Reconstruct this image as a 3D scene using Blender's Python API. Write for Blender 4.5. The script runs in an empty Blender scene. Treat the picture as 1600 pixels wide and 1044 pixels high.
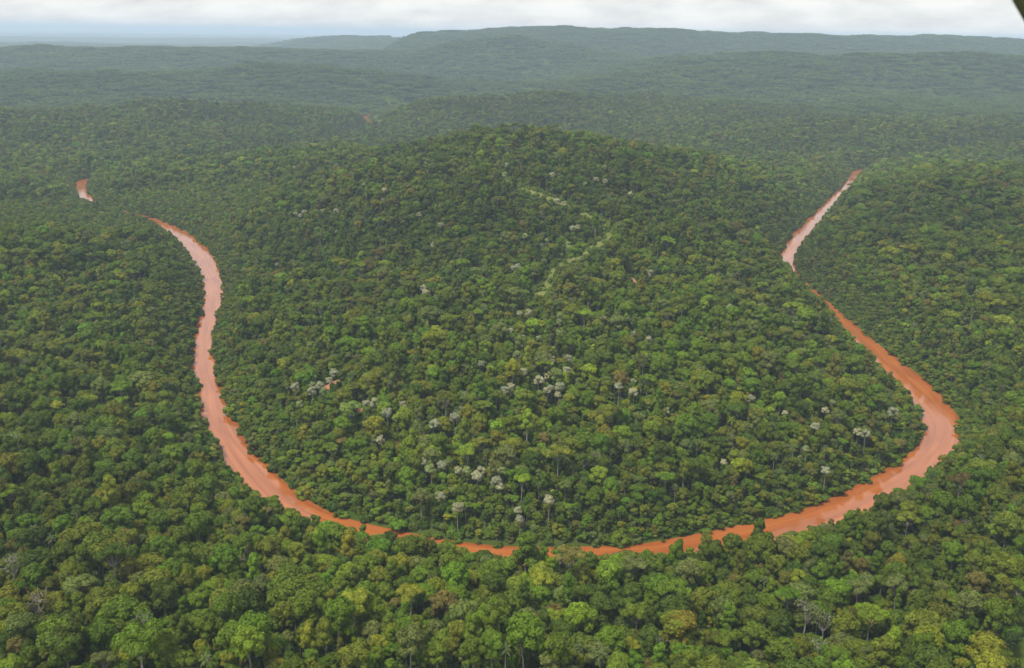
import bpy, math, random
import numpy as np
from mathutils import Matrix

SC = bpy.context.scene
COL = SC.collection
random.seed(7)
RNG = np.random.default_rng(7)

# ------------------------------------------------------------------ camera, world, sun, exposure
EYE_H = 280.0                      # metres above the river
PITCH = math.radians(16.70)
ROLL = math.radians(0.73)          # the aircraft banks a little: the horizon drops to the right
FOC = 1570.0                       # focal length in pixels of a 1600 px wide picture

cam_data = bpy.data.cameras.new('camera')
cam = bpy.data.objects.new('camera', cam_data)
COL.objects.link(cam)
cam.location = (0, 0, EYE_H)
cam.rotation_euler = (Matrix.Rotation(math.pi / 2 - PITCH, 3, 'X') @ Matrix.Rotation(ROLL, 3, 'Z')).to_euler()
cam_data.sensor_width = 36.0
cam_data.lens = 36.0 * FOC / 1600.0
cam_data.clip_start = 0.1
cam_data.clip_end = 300000.0
cam_data.dof.use_dof = True
cam_data.dof.focus_distance = 900.0
cam_data.dof.aperture_fstop = 5.0
SC.camera = cam

SUN_EL, SUN_AZ = math.radians(60), math.radians(228)     # azimuth clockwise from +Y (from the left)
world = bpy.data.worlds.new('World')
SC.world = world
world.use_nodes = True
wn, wl = world.node_tree.nodes, world.node_tree.links
wn.clear()


def wnode(t, **kw):
    n = wn.new(t)
    for k, v in kw.items():
        setattr(n, k, v)
    return n


sky = wnode('ShaderNodeTexSky', sky_type='NISHITA', sun_disc=False)
sky.sun_elevation = SUN_EL
sky.sun_rotation = SUN_AZ
tc = wnode('ShaderNodeTexCoord')
sep = wnode('ShaderNodeSeparateXYZ')
wl.new(tc.outputs['Generated'], sep.inputs[0])
zab = wnode('ShaderNodeMath', operation='ABSOLUTE')
wl.new(sep.outputs['Z'], zab.inputs[0])
zad = wnode('ShaderNodeMath', operation='ADD')
wl.new(zab.outputs[0], zad.inputs[0])
zad.inputs[1].default_value = 0.3
dx = wnode('ShaderNodeMath', operation='DIVIDE')
dy = wnode('ShaderNodeMath', operation='DIVIDE')
wl.new(sep.outputs['X'], dx.inputs[0]); wl.new(zad.outputs[0], dx.inputs[1])
wl.new(sep.outputs['Y'], dy.inputs[0]); wl.new(zad.outputs[0], dy.inputs[1])
cxy = wnode('ShaderNodeCombineXYZ')
wl.new(dx.outputs[0], cxy.inputs[0]); wl.new(dy.outputs[0], cxy.inputs[1])
cn = wnode('ShaderNodeTexNoise')
cn.inputs['Scale'].default_value = 4.5
cn.inputs['Detail'].default_value = 7
cn.inputs['Roughness'].default_value = 0.6
wl.new(cxy.outputs[0], cn.inputs['Vector'])
cr = wnode('ShaderNodeValToRGB')                      # grey cloud bottoms to white
cr.color_ramp.elements[0].position = 0.34
cr.color_ramp.elements[0].color = (0.255, 0.256, 0.260, 1)
cr.color_ramp.elements[1].position = 0.60
cr.color_ramp.elements[1].color = (0.330, 0.329, 0.322, 1)
wl.new(cn.outputs['Fac'], cr.inputs[0])
cs = wnode('ShaderNodeVectorMath', operation='SCALE')
cs.inputs['Scale'].default_value = 10.0               # the world strength below is 0.1
wl.new(cr.outputs[0], cs.inputs[0])
mx = wnode('ShaderNodeMix', data_type='RGBA')
mx.inputs['Factor'].default_value = 0.94              # overcast: little blue left
wl.new(sky.outputs[0], mx.inputs['A'])
wl.new(cs.outputs[0], mx.inputs['B'])
bg = wnode('ShaderNodeBackground')
bg.inputs['Strength'].default_value = 0.1
wl.new(mx.outputs['Result'], bg.inputs['Color'])
wo = wnode('ShaderNodeOutputWorld')
wl.new(bg.outputs[0], wo.inputs['Surface'])

sun_data = bpy.data.lights.new('sun', 'SUN')
sun_data.energy = 1.5
sun_data.angle = math.radians(12)
sun_data.color = (1.0, 0.96, 0.88)
sun = bpy.data.objects.new('sun', sun_data)
COL.objects.link(sun)
sun.location = (0, 0, 290)
sun.rotation_euler = (math.pi / 2 - SUN_EL, 0, math.pi - SUN_AZ)

SC.view_settings.view_transform = 'Standard'
SC.view_settings.look = 'None'
SC.view_settings.exposure = 1.6
SC.view_settings.gamma = 1.0
SC.view_settings.use_curve_mapping = False
cy = SC.cycles
cy.max_bounces = 5
cy.diffuse_bounces = 2
cy.glossy_bounces = 2
cy.transmission_bounces = 3
cy.volume_bounces = 1
cy.transparent_max_bounces = 4
cy.use_adaptive_sampling = True
cy.adaptive_threshold = 0.01
cy.use_denoising = True
cy.denoiser = 'OPENIMAGEDENOISE'
cy.denoising_input_passes = 'RGB_ALBEDO_NORMAL'
cy.denoising_prefilter = 'ACCURATE'
cy.caustics_reflective = False
cy.caustics_refractive = False


# ------------------------------------------------------------------ small tools
def sight(u, v):
    """direction of the sight line through (u, v) of the 1600 x 1044 photograph"""
    xc = (u - 800) / FOC
    yc = (522 - v) / FOC
    xc, yc = xc * math.cos(ROLL) - yc * math.sin(ROLL), xc * math.sin(ROLL) + yc * math.cos(ROLL)
    return np.array((xc, math.cos(PITCH) + yc * math.sin(PITCH), -math.sin(PITCH) + yc * math.cos(PITCH)))


def at(u, v, z):
    """ground position of the point of height z seen at (u, v) of the photograph"""
    d = sight(u, v)
    t = (z - EYE_H) / d[2]
    return d[0] * t, d[1] * t


def project(x, y, z):
    f = y * math.cos(PITCH) - (z - EYE_H) * math.sin(PITCH)
    up = y * math.sin(PITCH) + (z - EYE_H) * math.cos(PITCH)
    a, b = x / f, up / f
    a, b = a * math.cos(ROLL) + b * math.sin(ROLL), -a * math.sin(ROLL) + b * math.cos(ROLL)
    return 800 + FOC * a, 522 - FOC * b, f


def vnoise(x, y, seed):
    xi = np.floor(x).astype(np.int64); yi = np.floor(y).astype(np.int64)
    fx = x - xi; fy = y - yi
    fx = fx * fx * (3 - 2 * fx); fy = fy * fy * (3 - 2 * fy)

    def h(a, b):
        n = (a * 374761393 + b * 668265263 + seed * 974634777) & 0xffffffff
        n = ((n ^ (n >> 13)) * 1274126177) & 0xffffffff
        return ((n ^ (n >> 16)) & 0xffff) / 65535.0
    return (h(xi, yi) * (1 - fx) + h(xi + 1, yi) * fx) * (1 - fy) + (h(xi, yi + 1) * (1 - fx) + h(xi + 1, yi + 1) * fx) * fy


def fbm(x, y, scale, seed, octs=4):
    s = 0; a = 0.5; x = x / scale; y = y / scale; t = 0
    for k in range(octs):
        s = s + a * vnoise(x, y, seed + k * 17); t += a
        a *= 0.5; x = x * 2.03 + 11.3; y = y * 2.03 + 5.7
    return s / t


def link(name, mesh, mats=(), parent=None, **props):
    o = bpy.data.objects.new(name, mesh)
    COL.objects.link(o)
    for m in mats:
        if m.name not in [k.name for k in mesh.materials if k]:
            mesh.materials.append(m)
    if parent:
        o.parent = parent
    for k, v in props.items():
        o[k] = v
    return o


def quick_mesh(name, verts, faces_flat, per, smooth=False):
    """numpy arrays -> mesh of polygons that all have `per` corners"""
    me = bpy.data.meshes.new(name)
    nv, nf = len(verts), len(faces_flat) // per
    me.vertices.add(nv); me.loops.add(nf * per); me.polygons.add(nf)
    me.vertices.foreach_set('co', np.asarray(verts, np.float32).ravel())
    me.loops.foreach_set('vertex_index', np.asarray(faces_flat, np.int32))
    me.polygons.foreach_set('loop_start', np.arange(0, nf * per, per, dtype=np.int32))
    me.polygons.foreach_set('loop_total', np.full(nf, per, np.int32))
    me.update(calc_edges=True)
    if smooth:
        me.polygons.foreach_set('use_smooth', np.ones(nf, bool))
    return me


# ------------------------------------------------------------------ river course
# outer bank, inner bank as seen in the picture and the height at which each is seen (bank foot or the bank trees' tops)
BANKS = [(118,288,134,286,2,2),(118,300,135,299,2,2),(121,313,137,311,2,2),(142,326,148,317,10,1),(174,328,180,319,12,1),(207,333,214,326,14,1),(235,342,240,335,11,1),
 (262,350,268,346,11,1),(276,364,286,358,11,1),(288,376,306,369,11,1),(297,392,322,379,11,1),(306,412,343,404,10,1),(316,430,349,425,9,1),
 (321,455,354,458,6,3),(315,480,348,478,4,4),(313,500,335,494,4,4),(300,518,335,512,4,4),(299,540,330,535,4,4),(298,565,338,562,4,4),
 (302,592,343,598,4,4),(305,620,352,622,6,3),(314,645,362,647,8,2),(326,668,370,672,9,1),(340,695,386,690,10,1),(358,715,400,710,11,1),
 (380,742,424,731,14,1),(405,764,450,752,14,1),(440,782,475,782,14.5,1),(490,803,510,803,14.5,1),(540,832,550,816,12,1),(600,841,605,822,12,1),
 (650,846,652,835,12,1),(700,858,697,845,12,1),(760,868,757,854,12,1),(830,874,825,856,14,1),(900,872,895,852,14,1),(960,864,957,850,14,1),
 (1030,857,1030,846,14,1),(1100,848,1090,836,14.5,1),(1150,840,1140,822,14.5,1),(1210,836,1190,808,14.5,1),(1260,820,1240,800,14.5,1),
 (1310,799,1285,788,14.5,1),(1345,789,1315,773,14.5,1),(1385,762,1340,757,14.5,1),(1430,742,1385,731,14.5,1),(1463,722,1425,712,14.5,1),
 (1494,701,1450,690,10,1),(1516,672,1450,672,3,2),(1501,652,1447,648,1,6),(1490,632,1438,625,1,11),(1471,610,1422,603,1,14),
 (1448,595,1405,588,1,14),(1425,574,1385,573,1,16),(1400,555,1368,556,1,15),(1372,535,1350,532,1,15),(1345,517,1330,512,1,14),
 (1320,490,1310,492,1,14),(1298,473,1290,474,1,12),(1270,450,1255,456,1,10),(1248,430,1236,436,1,10),(1236,424,1226,415,6,6),
 (1233,405,1214,398,11,1),(1240,385,1222,378,11,1),(1258,371,1239,366,11,1),(1276,350,1255,344,11,1),(1290,332,1276,324,11,1),
 (1301,316,1294,310,11,1),(1314,303,1308,302,11,1),(1335,281,1321,287,11,1),(1341,271,1328,271,11,1)]
mid, vec = [], []
for b in BANKS:
    o_ = np.array(at(b[0], b[1], b[4])); i_ = np.array(at(b[2], b[3], b[5]))
    mid.append((o_ + i_) / 2); vec.append(i_ - o_)
mid = np.array(mid); vec = np.array(vec)
up_left = np.array([at(u, v, 0) for u, v in ((660, 171), (600, 176), (571, 183), (574, 189), (584, 197), (560, 212), (470, 236), (330, 262), (200, 276), (138, 281))])
up_right = np.array([at(u, v, 0) for u, v in ((1346, 267), (1385, 262), (1450, 257), (1560, 250), (1720, 246))])


def smooth(a, n):
    for _ in range(n):
        b = a.copy(); b[1:-1] = (a[:-2] + 2 * a[1:-1] + a[2:]) / 4; a = b
    return a


mid = smooth(mid, 2)
tg = np.gradient(mid, axis=0); tg /= np.linalg.norm(tg, axis=1)[:, None]
wid = np.abs(vec[:, 0] * tg[:, 1] - vec[:, 1] * tg[:, 0])
wid = np.clip(wid, 23, 42)
wid[:9] = np.minimum(wid[:9], 26)
wid = smooth(wid, 2)
line = np.vstack([up_left, mid, up_right])
width = np.concatenate([np.full(len(up_left), 30.), wid, np.full(len(up_right), 28.)])
# resample evenly every 12 m through a Catmull-Rom curve
pts, wds = [], []
for k in range(len(line) - 1):
    p0, p1, p2, p3 = line[max(k - 1, 0)], line[k], line[k + 1], line[min(k + 2, len(line) - 1)]
    n = max(1, int(np.linalg.norm(p2 - p1) / 12))
    for q in range(n):
        t = q / n
        pts.append(0.5 * (2 * p1 + (p2 - p0) * t + (2 * p0 - 5 * p1 + 4 * p2 - p3) * t * t + (3 * p1 - p0 - 3 * p2 + p3) * t ** 3))
        wds.append(width[k] * (1 - t) + width[k + 1] * t)
RIV = smooth(np.array(pts), 3)
RW = np.array(wds)
# uneven banks: the half width wobbles separately on each side
rn = np.arange(len(RIV)) * 12.0
RWL = RW / 2 + 4.5 * (fbm(rn, rn * 0, 38, 5, 3) - 0.5)
RWR = RW / 2 + 4.5 * (fbm(rn, rn * 0 + 900, 38, 9, 3) - 0.5)


def river_dist(x, y):
    """distance beyond the water's edge (negative in the river)"""
    x = np.asarray(x, float); y = np.asarray(y, float)
    out = np.full(x.shape, 1e9)
    near = (y > 350) & (y < 3800) & (np.abs(x) < 1900)
    xs, ys = x[near], y[near]
    best = np.full(xs.shape, 1e9)
    for c0 in range(0, len(xs), 20000):
        X = xs[c0:c0 + 20000][:, None]; Y = ys[c0:c0 + 20000][:, None]
        # coarse: nearest sample of every 4th, then exact on the segments around it
        cc = RIV[::4]
        k = np.argmin((X - cc[None, :, 0]) ** 2 + (Y - cc[None, :, 1]) ** 2, axis=1) * 4
        bb = np.full(len(k), 1e9)
        for s in range(-5, 6):
            a = np.clip(k + s, 0, len(RIV) - 2)
            A = RIV[a]; B = RIV[a + 1]
            ab = B - A; l2 = (ab ** 2).sum(1)
            t = np.clip(((X[:, 0] - A[:, 0]) * ab[:, 0] + (Y[:, 0] - A[:, 1]) * ab[:, 1]) / l2, 0, 1)
            px = A[:, 0] + ab[:, 0] * t - X[:, 0]; py = A[:, 1] + ab[:, 1] * t - Y[:, 0]
            side = ab[:, 0] * (-py) - ab[:, 1] * (-px) > 0
            w = np.where(side, RWL[a] * (1 - t) + RWL[a + 1] * t, RWR[a] * (1 - t) + RWR[a + 1] * t)
            bb = np.minimum(bb, np.hypot(px, py) - w)
        best[c0:c0 + 20000] = bb
    out[near] = best
    return out


# ------------------------------------------------------------------ terrain
HILLS = [  # x, y, height, spread along, spread across, turn in degrees
    (70, 1470, 112, 330, 360, 0),          # hill inside the bend
    (-60, 950, 18, 200, 260, 0),
    (-1250, 2620, 74, 780, 220, 26),
    (-1000, 3260, -42, 1000, 260, 12),      # long ridge across the upper left arm
    (-880, 1050, 44, 260, 430, 0),        # left bank
    (-560, 560, 26, 190, 230, 0),
    (850, 1150, 52, 300, 520, 0),         # right bank
    (620, 600, 26, 190, 240, 0),
    (1350, 2520, 84, 620, 230, -8),
    (0, 230, 30, 700, 130, 0),            # ground falling to the near bank
    (330, 3250, 52, 620, 240, 8),
    (-760, 4150, 92, 640, 240, 6),
    (2080, 4300, 118, 480, 300, 0),
    (1050, 4500, 118, 620, 280, -6),
    (250, 5500, 110, 800, 320, 0),
    (-1950, 5650, 122, 2100, 420, 3),     # left skyline of the middle distance
    (-1750, 10200, 142, 480, 900, 0),
    (-1150, 9200, 140, 420, 800, 0),
    (-5200, 12500, 40, 2500, 1500, 0),
]
BX = [0, 1500, 3000, 4500, 6000, 8000, 12000, 40000, 90000]
BZ = [0, 0, 8, 34, 36, 26, 28, 60, 60]
RIDGE = [(640, 56), (670, 51), (700, 48), (800, 45), (950, 42.5), (1050, 46), (1100, 50), (1230, 54), (1370, 55), (1600, 63), (1900, 72)]   # skyline of the long plateau
PX, PZ = [-1600, -1000], [0, 50]
for u, v in RIDGE:
    d_ = sight(u, v)
    PX.append(d_[0] / d_[1] * 7000); PZ.append(EYE_H + d_[2] / d_[1] * 7000 - 17)


def terrain(x, y, d=None):
    x = np.asarray(x, float); y = np.asarray(y, float)
    if d is None:
        d = river_dist(x, y)
    r = np.hypot(x, y)
    base = np.interp(r, BX, BZ)
    z = base.copy()
    for hx, hy, h, sx, sy, rot in HILLS:
        c, s = math.cos(math.radians(rot)), math.sin(math.radians(rot))
        a = (x - hx) * c + (y - hy) * s; b = -(x - hx) * s + (y - hy) * c
        z += h * np.exp(-0.5 * (a / sx) ** 2 - 0.5 * (b / sy) ** 2)
    prof = np.interp(x, PX, PZ)
    yy = y - 7000 - 0.06 * x
    prof = prof * np.where(yy < 0, np.exp(-0.5 * (yy / 700) ** 2), np.exp(-0.5 * (yy / 1600) ** 2))
    k = 30.0
    z = np.maximum(z, prof) + k * 0.25 * np.exp(-np.abs(z - prof) / k)
    k1 = np.clip((r - 1800) / 2500, 0, 1)
    z += (fbm(x, y, 330, 3) - 0.5) * 75 * (1 - 0.6 * k1) + (fbm(x, y, 800, 8) - 0.5) * 190 * k1 * (1 - 0.75 * np.clip((r - 4800) / 1500, 0, 1))
    kf = np.clip((r - 9000) / 6000, 0, 1)
    z = np.where(r > 1500, np.maximum(z, 3.0), z)
    z += kf * (fbm(x, y * 2.2, 7000, 21, 3) - 0.45) * 150
    z += (fbm(x, y, 150, 91, 3) - 0.5) * 34 * np.clip((r - 500) / 300, 0, 1)          # spurs and gullies
    rise = 1 - np.exp(-np.clip(d, 0, None) / 110)
    rise = 0.12 + 0.88 * rise
    zr = 5.0 * np.clip(d / 12, 0, 1) + np.maximum(z, 4) * rise * np.clip(d / 30, 0, 1)
    zr = zr * (1 - 0.85 * np.exp(-((x + 560) / 190) ** 2 - ((y - 1440) / 240) ** 2))   # flat ground beside the upper left reach
    far = np.clip((d - 300) / 300, 0, 1)
    z = zr * (1 - far) + z * far
    z = np.where(d < 0, np.maximum(-3.0, d * 0.5), z)
    return np.minimum(z, 350)


# ------------------------------------------------------------------ materials
def new_mat(name):
    m = bpy.data.materials.new(name)
    m.use_nodes = True
    nt = m.node_tree
    nt.nodes.clear()
    return m, nt.nodes, nt.links


def leaf_material(name, gloss=0.12, trans=0.30, sat=1.0):
    m, N, L = new_mat(name)
    ta = N.new('ShaderNodeAttribute'); ta.attribute_type = 'INSTANCER'; ta.attribute_name = 'tint'
    va = N.new('ShaderNodeAttribute'); va.attribute_type = 'GEOMETRY'; va.attribute_name = 'leaf_var'
    mr = N.new('ShaderNodeMapRange')
    mr.inputs['To Min'].default_value = 0.55; mr.inputs['To Max'].default_value = 1.5
    L.new(va.outputs['Fac'], mr.inputs['Value'])
    sc = N.new('ShaderNodeVectorMath'); sc.operation = 'SCALE'
    L.new(ta.outputs['Vector'], sc.inputs[0]); L.new(mr.outputs[0], sc.inputs['Scale'])
    bs = N.new('ShaderNodeBsdfPrincipled')
    bs.inputs['Roughness'].default_value = 0.55
    bs.inputs['Specular IOR Level'].default_value = gloss
    L.new(sc.outputs[0], bs.inputs['Base Color'])
    tr = N.new('ShaderNodeBsdfTranslucent')
    ty = N.new('ShaderNodeVectorMath'); ty.operation = 'MULTIPLY'
    ty.inputs[1].default_value = (1.1, 1.25, 0.6)
    L.new(sc.outputs[0], ty.inputs[0]); L.new(ty.outputs[0], tr.inputs['Color'])
    mi = N.new('ShaderNodeMixShader'); mi.inputs[0].default_value = trans
    L.new(bs.outputs[0], mi.inputs[1]); L.new(tr.outputs[0], mi.inputs[2])
    out = N.new('ShaderNodeOutputMaterial'); L.new(mi.outputs[0], out.inputs['Surface'])
    return m


M_LEAF = leaf_material('leaves')
M_BLOSSOM = leaf_material('blossom', 0.1, 0.15)


def simple_mat(name, col, rough=0.8, noise=None, bump=0.0, spec=0.25):
    m, N, L = new_mat(name)
    bs = N.new('ShaderNodeBsdfPrincipled')
    bs.inputs['Roughness'].default_value = rough
    bs.inputs['Specular IOR Level'].default_value = spec
    bs.inputs['Base Color'].default_value = (*col, 1)
    if noise:
        col2, scale = noise
        t = N.new('ShaderNodeTexCoord'); n = N.new('ShaderNodeTexNoise')
        n.inputs['Scale'].default_value = scale; n.inputs['Detail'].default_value = 6
        L.new(t.outputs['Object'], n.inputs['Vector'])
        r = N.new('ShaderNodeValToRGB')
        r.color_ramp.elements[0].position = 0.35; r.color_ramp.elements[0].color = (*col, 1)
        r.color_ramp.elements[1].position = 0.65; r.color_ramp.elements[1].color = (*col2, 1)
        L.new(n.outputs['Fac'], r.inputs[0]); L.new(r.outputs[0], bs.inputs['Base Color'])
        if bump:
            b = N.new('ShaderNodeBump'); b.inputs['Strength'].default_value = bump
            L.new(n.outputs['Fac'], b.inputs['Height']); L.new(b.outputs[0], bs.inputs['Normal'])
    out = N.new('ShaderNodeOutputMaterial'); L.new(bs.outputs[0], out.inputs['Surface'])
    return m


M_BARK = simple_mat('pale_bark', (0.20, 0.18, 0.15), 0.85, ((0.34, 0.31, 0.27), 1.3))
M_GROUND = simple_mat('forest_floor', (0.040, 0.066, 0.011), 0.95, ((0.066, 0.088, 0.016), 0.08), 0.0, 0.0)
M_PATH = simple_mat('track_grass', (0.085, 0.125, 0.018), 0.9, ((0.155, 0.150, 0.038), 0.12))
M_EARTH = simple_mat('red_earth', (0.30, 0.13, 0.065), 0.95, ((0.36, 0.18, 0.10), 0.3))
M_STRUT = simple_mat('strut_paint', (0.11, 0.105, 0.06), 0.45, ((0.13, 0.12, 0.075), 6.0))

m, N, L = new_mat('muddy_water')
bs = N.new('ShaderNodeBsdfPrincipled')
bs.inputs['IOR'].default_value = 1.44
uv = N.new('ShaderNodeUVMap'); uv.uv_map = 'course'           # metres along and across the river
st = N.new('ShaderNodeMapping'); st.inputs['Scale'].default_value = (0.012, 0.16, 1)
L.new(uv.outputs[0], st.inputs['Vector'])
n = N.new('ShaderNodeTexNoise'); n.inputs['Scale'].default_value = 1.0; n.inputs['Detail'].default_value = 6
n.inputs['Distortion'].default_value = 1.2
L.new(st.outputs[0], n.inputs['Vector'])
r = N.new('ShaderNodeValToRGB')                                # silt streaks drawn out by the current
r.color_ramp.elements[0].position = 0.32; r.color_ramp.elements[0].color = (0.25, 0.070, 0.016, 1)
r.color_ramp.elements[1].position = 0.68; r.color_ramp.elements[1].color = (0.38, 0.122, 0.031, 1)
L.new(n.outputs['Fac'], r.inputs[0]); L.new(r.outputs[0], bs.inputs['Base Color'])
t = N.new('ShaderNodeTexCoord')
n3 = N.new('ShaderNodeTexNoise'); n3.inputs['Scale'].default_value = 0.02; n3.inputs['Detail'].default_value = 3
L.new(t.outputs['Object'], n3.inputs['Vector'])
mr = N.new('ShaderNodeMapRange')                               # calm and wind-ruffled reaches
mr.inputs['From Min'].default_value = 0.35; mr.inputs['From Max'].default_value = 0.65
mr.inputs['To Min'].default_value = 0.04; mr.inputs['To Max'].default_value = 0.17
L.new(n3.outputs['Fac'], mr.inputs['Value']); L.new(mr.outputs[0], bs.inputs['Roughness'])
n2 = N.new('ShaderNodeTexNoise'); n2.inputs['Scale'].default_value = 0.7; n2.inputs['Detail'].default_value = 5
L.new(t.outputs['Object'], n2.inputs['Vector'])
b = N.new('ShaderNodeBump'); b.inputs['Strength'].default_value = 0.12; b.inputs['Distance'].default_value = 0.15
L.new(n2.outputs['Fac'], b.inputs['Height']); L.new(b.outputs[0], bs.inputs['Normal'])
out = N.new('ShaderNodeOutputMaterial'); L.new(bs.outputs[0], out.inputs['Surface'])
M_WATER = m

# ------------------------------------------------------------------ ground sheet
rad = np.concatenate([np.arange(0.5, 340, 22), np.arange(340, 1300, 3.4), np.geomspace(1300, 3600, 230)[1:], np.geomspace(3600, 90000, 150)[1:]])
fine = np.radians(np.linspace(-35, 35, 330))
coarse = np.radians(np.linspace(35, 325, 44))[1:-1]
ang = np.concatenate([fine, coarse])
AA, RR = np.meshgrid(ang, rad)
GX = np.sin(AA) * RR; GY = np.cos(AA) * RR
GZ = terrain(GX.ravel(), GY.ravel()).reshape(GX.shape)
nr, na = GX.shape
ii = np.arange(nr - 1)[:, None] * na
jj = np.arange(na)[None, :]; j2 = (jj + 1) % na
quads = np.stack([ii + jj, ii + na + jj, ii + na + j2, ii + j2], axis=-1).reshape(-1)[:]
me = quick_mesh('ground', np.stack([GX, GY, GZ], -1).reshape(-1, 3), quads, 4, True)
me.flip_normals() if me.polygons[0].normal.z < 0 else None
link('ground', me, [M_GROUND], kind='structure', label='dark forest floor of low hills under the trees')

# ------------------------------------------------------------------ river sheet
tg = np.gradient(RIV, axis=0); tg /= np.linalg.norm(tg, axis=1)[:, None]
nl = np.stack([-tg[:, 1], tg[:, 0]], 1)
cols = []
for f in (-1, -0.5, 0, 0.5, 1):
    w = np.where(f > 0, RWL + 3, RWR + 3) * f
    cols.append(np.column_stack([RIV + nl * w[:, None], np.zeros(len(RIV))]))
rv = np.stack(cols, 1).reshape(-1, 3)
nR = len(RIV)
fq = []
for a_ in range(nR - 1):
    for c_ in range(4):
        p = a_ * 5 + c_
        fq += [p, p + 1, p + 6, p + 5]
me = quick_mesh('river', rv, fq, 4, True)
uvl = me.uv_layers.new(name='course')
vi = np.array(fq)
uvl.data.foreach_set('uv', np.column_stack([(vi // 5) * 12.0, (vi % 5) * 8.0]).astype(np.float32).ravel())
if me.polygons[0].normal.z < 0:
    me.flip_normals()
link('river', me, [M_WATER], kind='structure', label='red brown muddy river looping round the wooded hill')


# ------------------------------------------------------------------ track and bare earth
def ground_at_pixel(u, v, lift=0.0):
    """march the sight line of a picture point to the ground (or to `lift` above it)"""
    d = sight(u, v)
    ts = np.geomspace(300, 9000, 900)
    P = d[None, :] * ts[:, None]; P[:, 2] += EYE_H
    below = P[:, 2] < terrain(P[:, 0], P[:, 1]) + lift
    k = int(np.argmax(below)) if below.any() else len(ts) - 1
    return P[k, 0], P[k, 1]


trail_px = [(790, 283), (806, 296), (830, 309), (858, 314), (880, 319), (902, 329), (925, 339), (946, 352), (958, 363), (956, 372),
            (944, 383), (934, 391), (905, 398), (884, 407), (872, 416), (865, 427), (859, 440), (856, 454), (840, 466), (822, 474)]
tp = smooth(np.array([ground_at_pixel(u, v) for u, v in trail_px]), 1)
q = []
for k in range(len(tp) - 1):
    n = max(1, int(np.linalg.norm(tp[k + 1] - tp[k]) / 8))
    for s in range(n):
        q.append(tp[k] + (tp[k + 1] - tp[k]) * s / n)
TRAIL = smooth(np.array(q), 4)
TW = 3.2 + 4.8 * fbm(np.arange(len(TRAIL)) * 8.0, np.zeros(len(TRAIL)), 40, 44, 2)
tgt = np.gradient(TRAIL, axis=0); tgt /= np.linalg.norm(tgt, axis=1)[:, None] + 1e-9
nlt = np.stack([-tgt[:, 1], tgt[:, 0]], 1)
cols = []
for f in (-1, -0.33, 0.33, 1):
    xy = TRAIL + nlt * (TW * f)[:, None]
    cols.append(np.column_stack([xy, terrain(xy[:, 0], xy[:, 1]) + 0.35]))
pv = np.stack(cols, 1).reshape(-1, 3)
fq = []
for a_ in range(len(TRAIL) - 1):
    for c_ in range(3):
        p = a_ * 4 + c_
        fq += [p, p + 1, p + 5, p + 4]
me = quick_mesh('track', pv, fq, 4, True)
link('track', me, [M_PATH], kind='structure', label='grassy yellow green track winding up the hill')
BARE = []
for (u, v, rx, ry, rot, says) in ((521, 605, 6.0, 9.5, 0.5, 'bare red earth beside the pale blossoming trees on the lower hill'), (990, 441, 1.8, 6.5, 0.2, 'narrow strip of bare red earth high on the hill'),
                                  (563, 643, 2, 4, 0.0, 'tiny patch of bare red earth low on the hill')):
    gx, gy = ground_at_pixel(u, v)
    BARE.append((gx, gy, max(rx, ry)))
    vs, fs = [], []
    for k in range(24):
        a_ = k / 24 * 2 * math.pi
        rr = 1 + 0.25 * math.sin(3 * a_ + u) + 0.15 * math.sin(5 * a_)
        for f in (1.0, 0.5):
            x_ = math.cos(a_) * rx * rr * f; y_ = math.sin(a_) * ry * rr * f
            vs.append((gx + x_ * math.cos(rot) - y_ * math.sin(rot), gy + x_ * math.sin(rot) + y_ * math.cos(rot)))
    vs.append((gx, gy))
    V = np.array(vs); V = np.column_stack([V, terrain(V[:, 0], V[:, 1]) + 0.45])
    for k in range(24):
        k2 = (k + 1) % 24
        fs += [2 * k, 2 * k2, 2 * k2 + 1, 2 * k, 2 * k2 + 1, 2 * k + 1, 2 * k + 1, 2 * k2 + 1, 48]
    link('bare_earth', quick_mesh('bare_earth', V, fs, 3, True), [M_EARTH], kind='structure', label=says)


# ------------------------------------------------------------------ tree kinds
def sprays(P, Nn, S, rng, var, fold=0.25):
    """one folded leaf spray (a bent quad) at each point P, facing Nn, size S"""
    n = len(P)
    Nn = Nn / np.linalg.norm(Nn, axis=1)[:, None]
    a = rng.normal(size=(n, 3))
    T = np.cross(Nn, a); T /= np.linalg.norm(T, axis=1)[:, None]
    B = np.cross(Nn, T)
    s1 = (S * rng.uniform(0.75, 1.25, n))[:, None]; s2 = (S * rng.uniform(0.45, 0.85, n))[:, None]
    dn = Nn * s1 * fold
    V = np.stack([P - T * s1 - dn, P - B * s2 + dn * 0.4, P + T * s1 - dn, P + B * s2 + dn * 0.4], 1).reshape(-1, 3)
    return V, np.repeat(var, 4)


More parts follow.
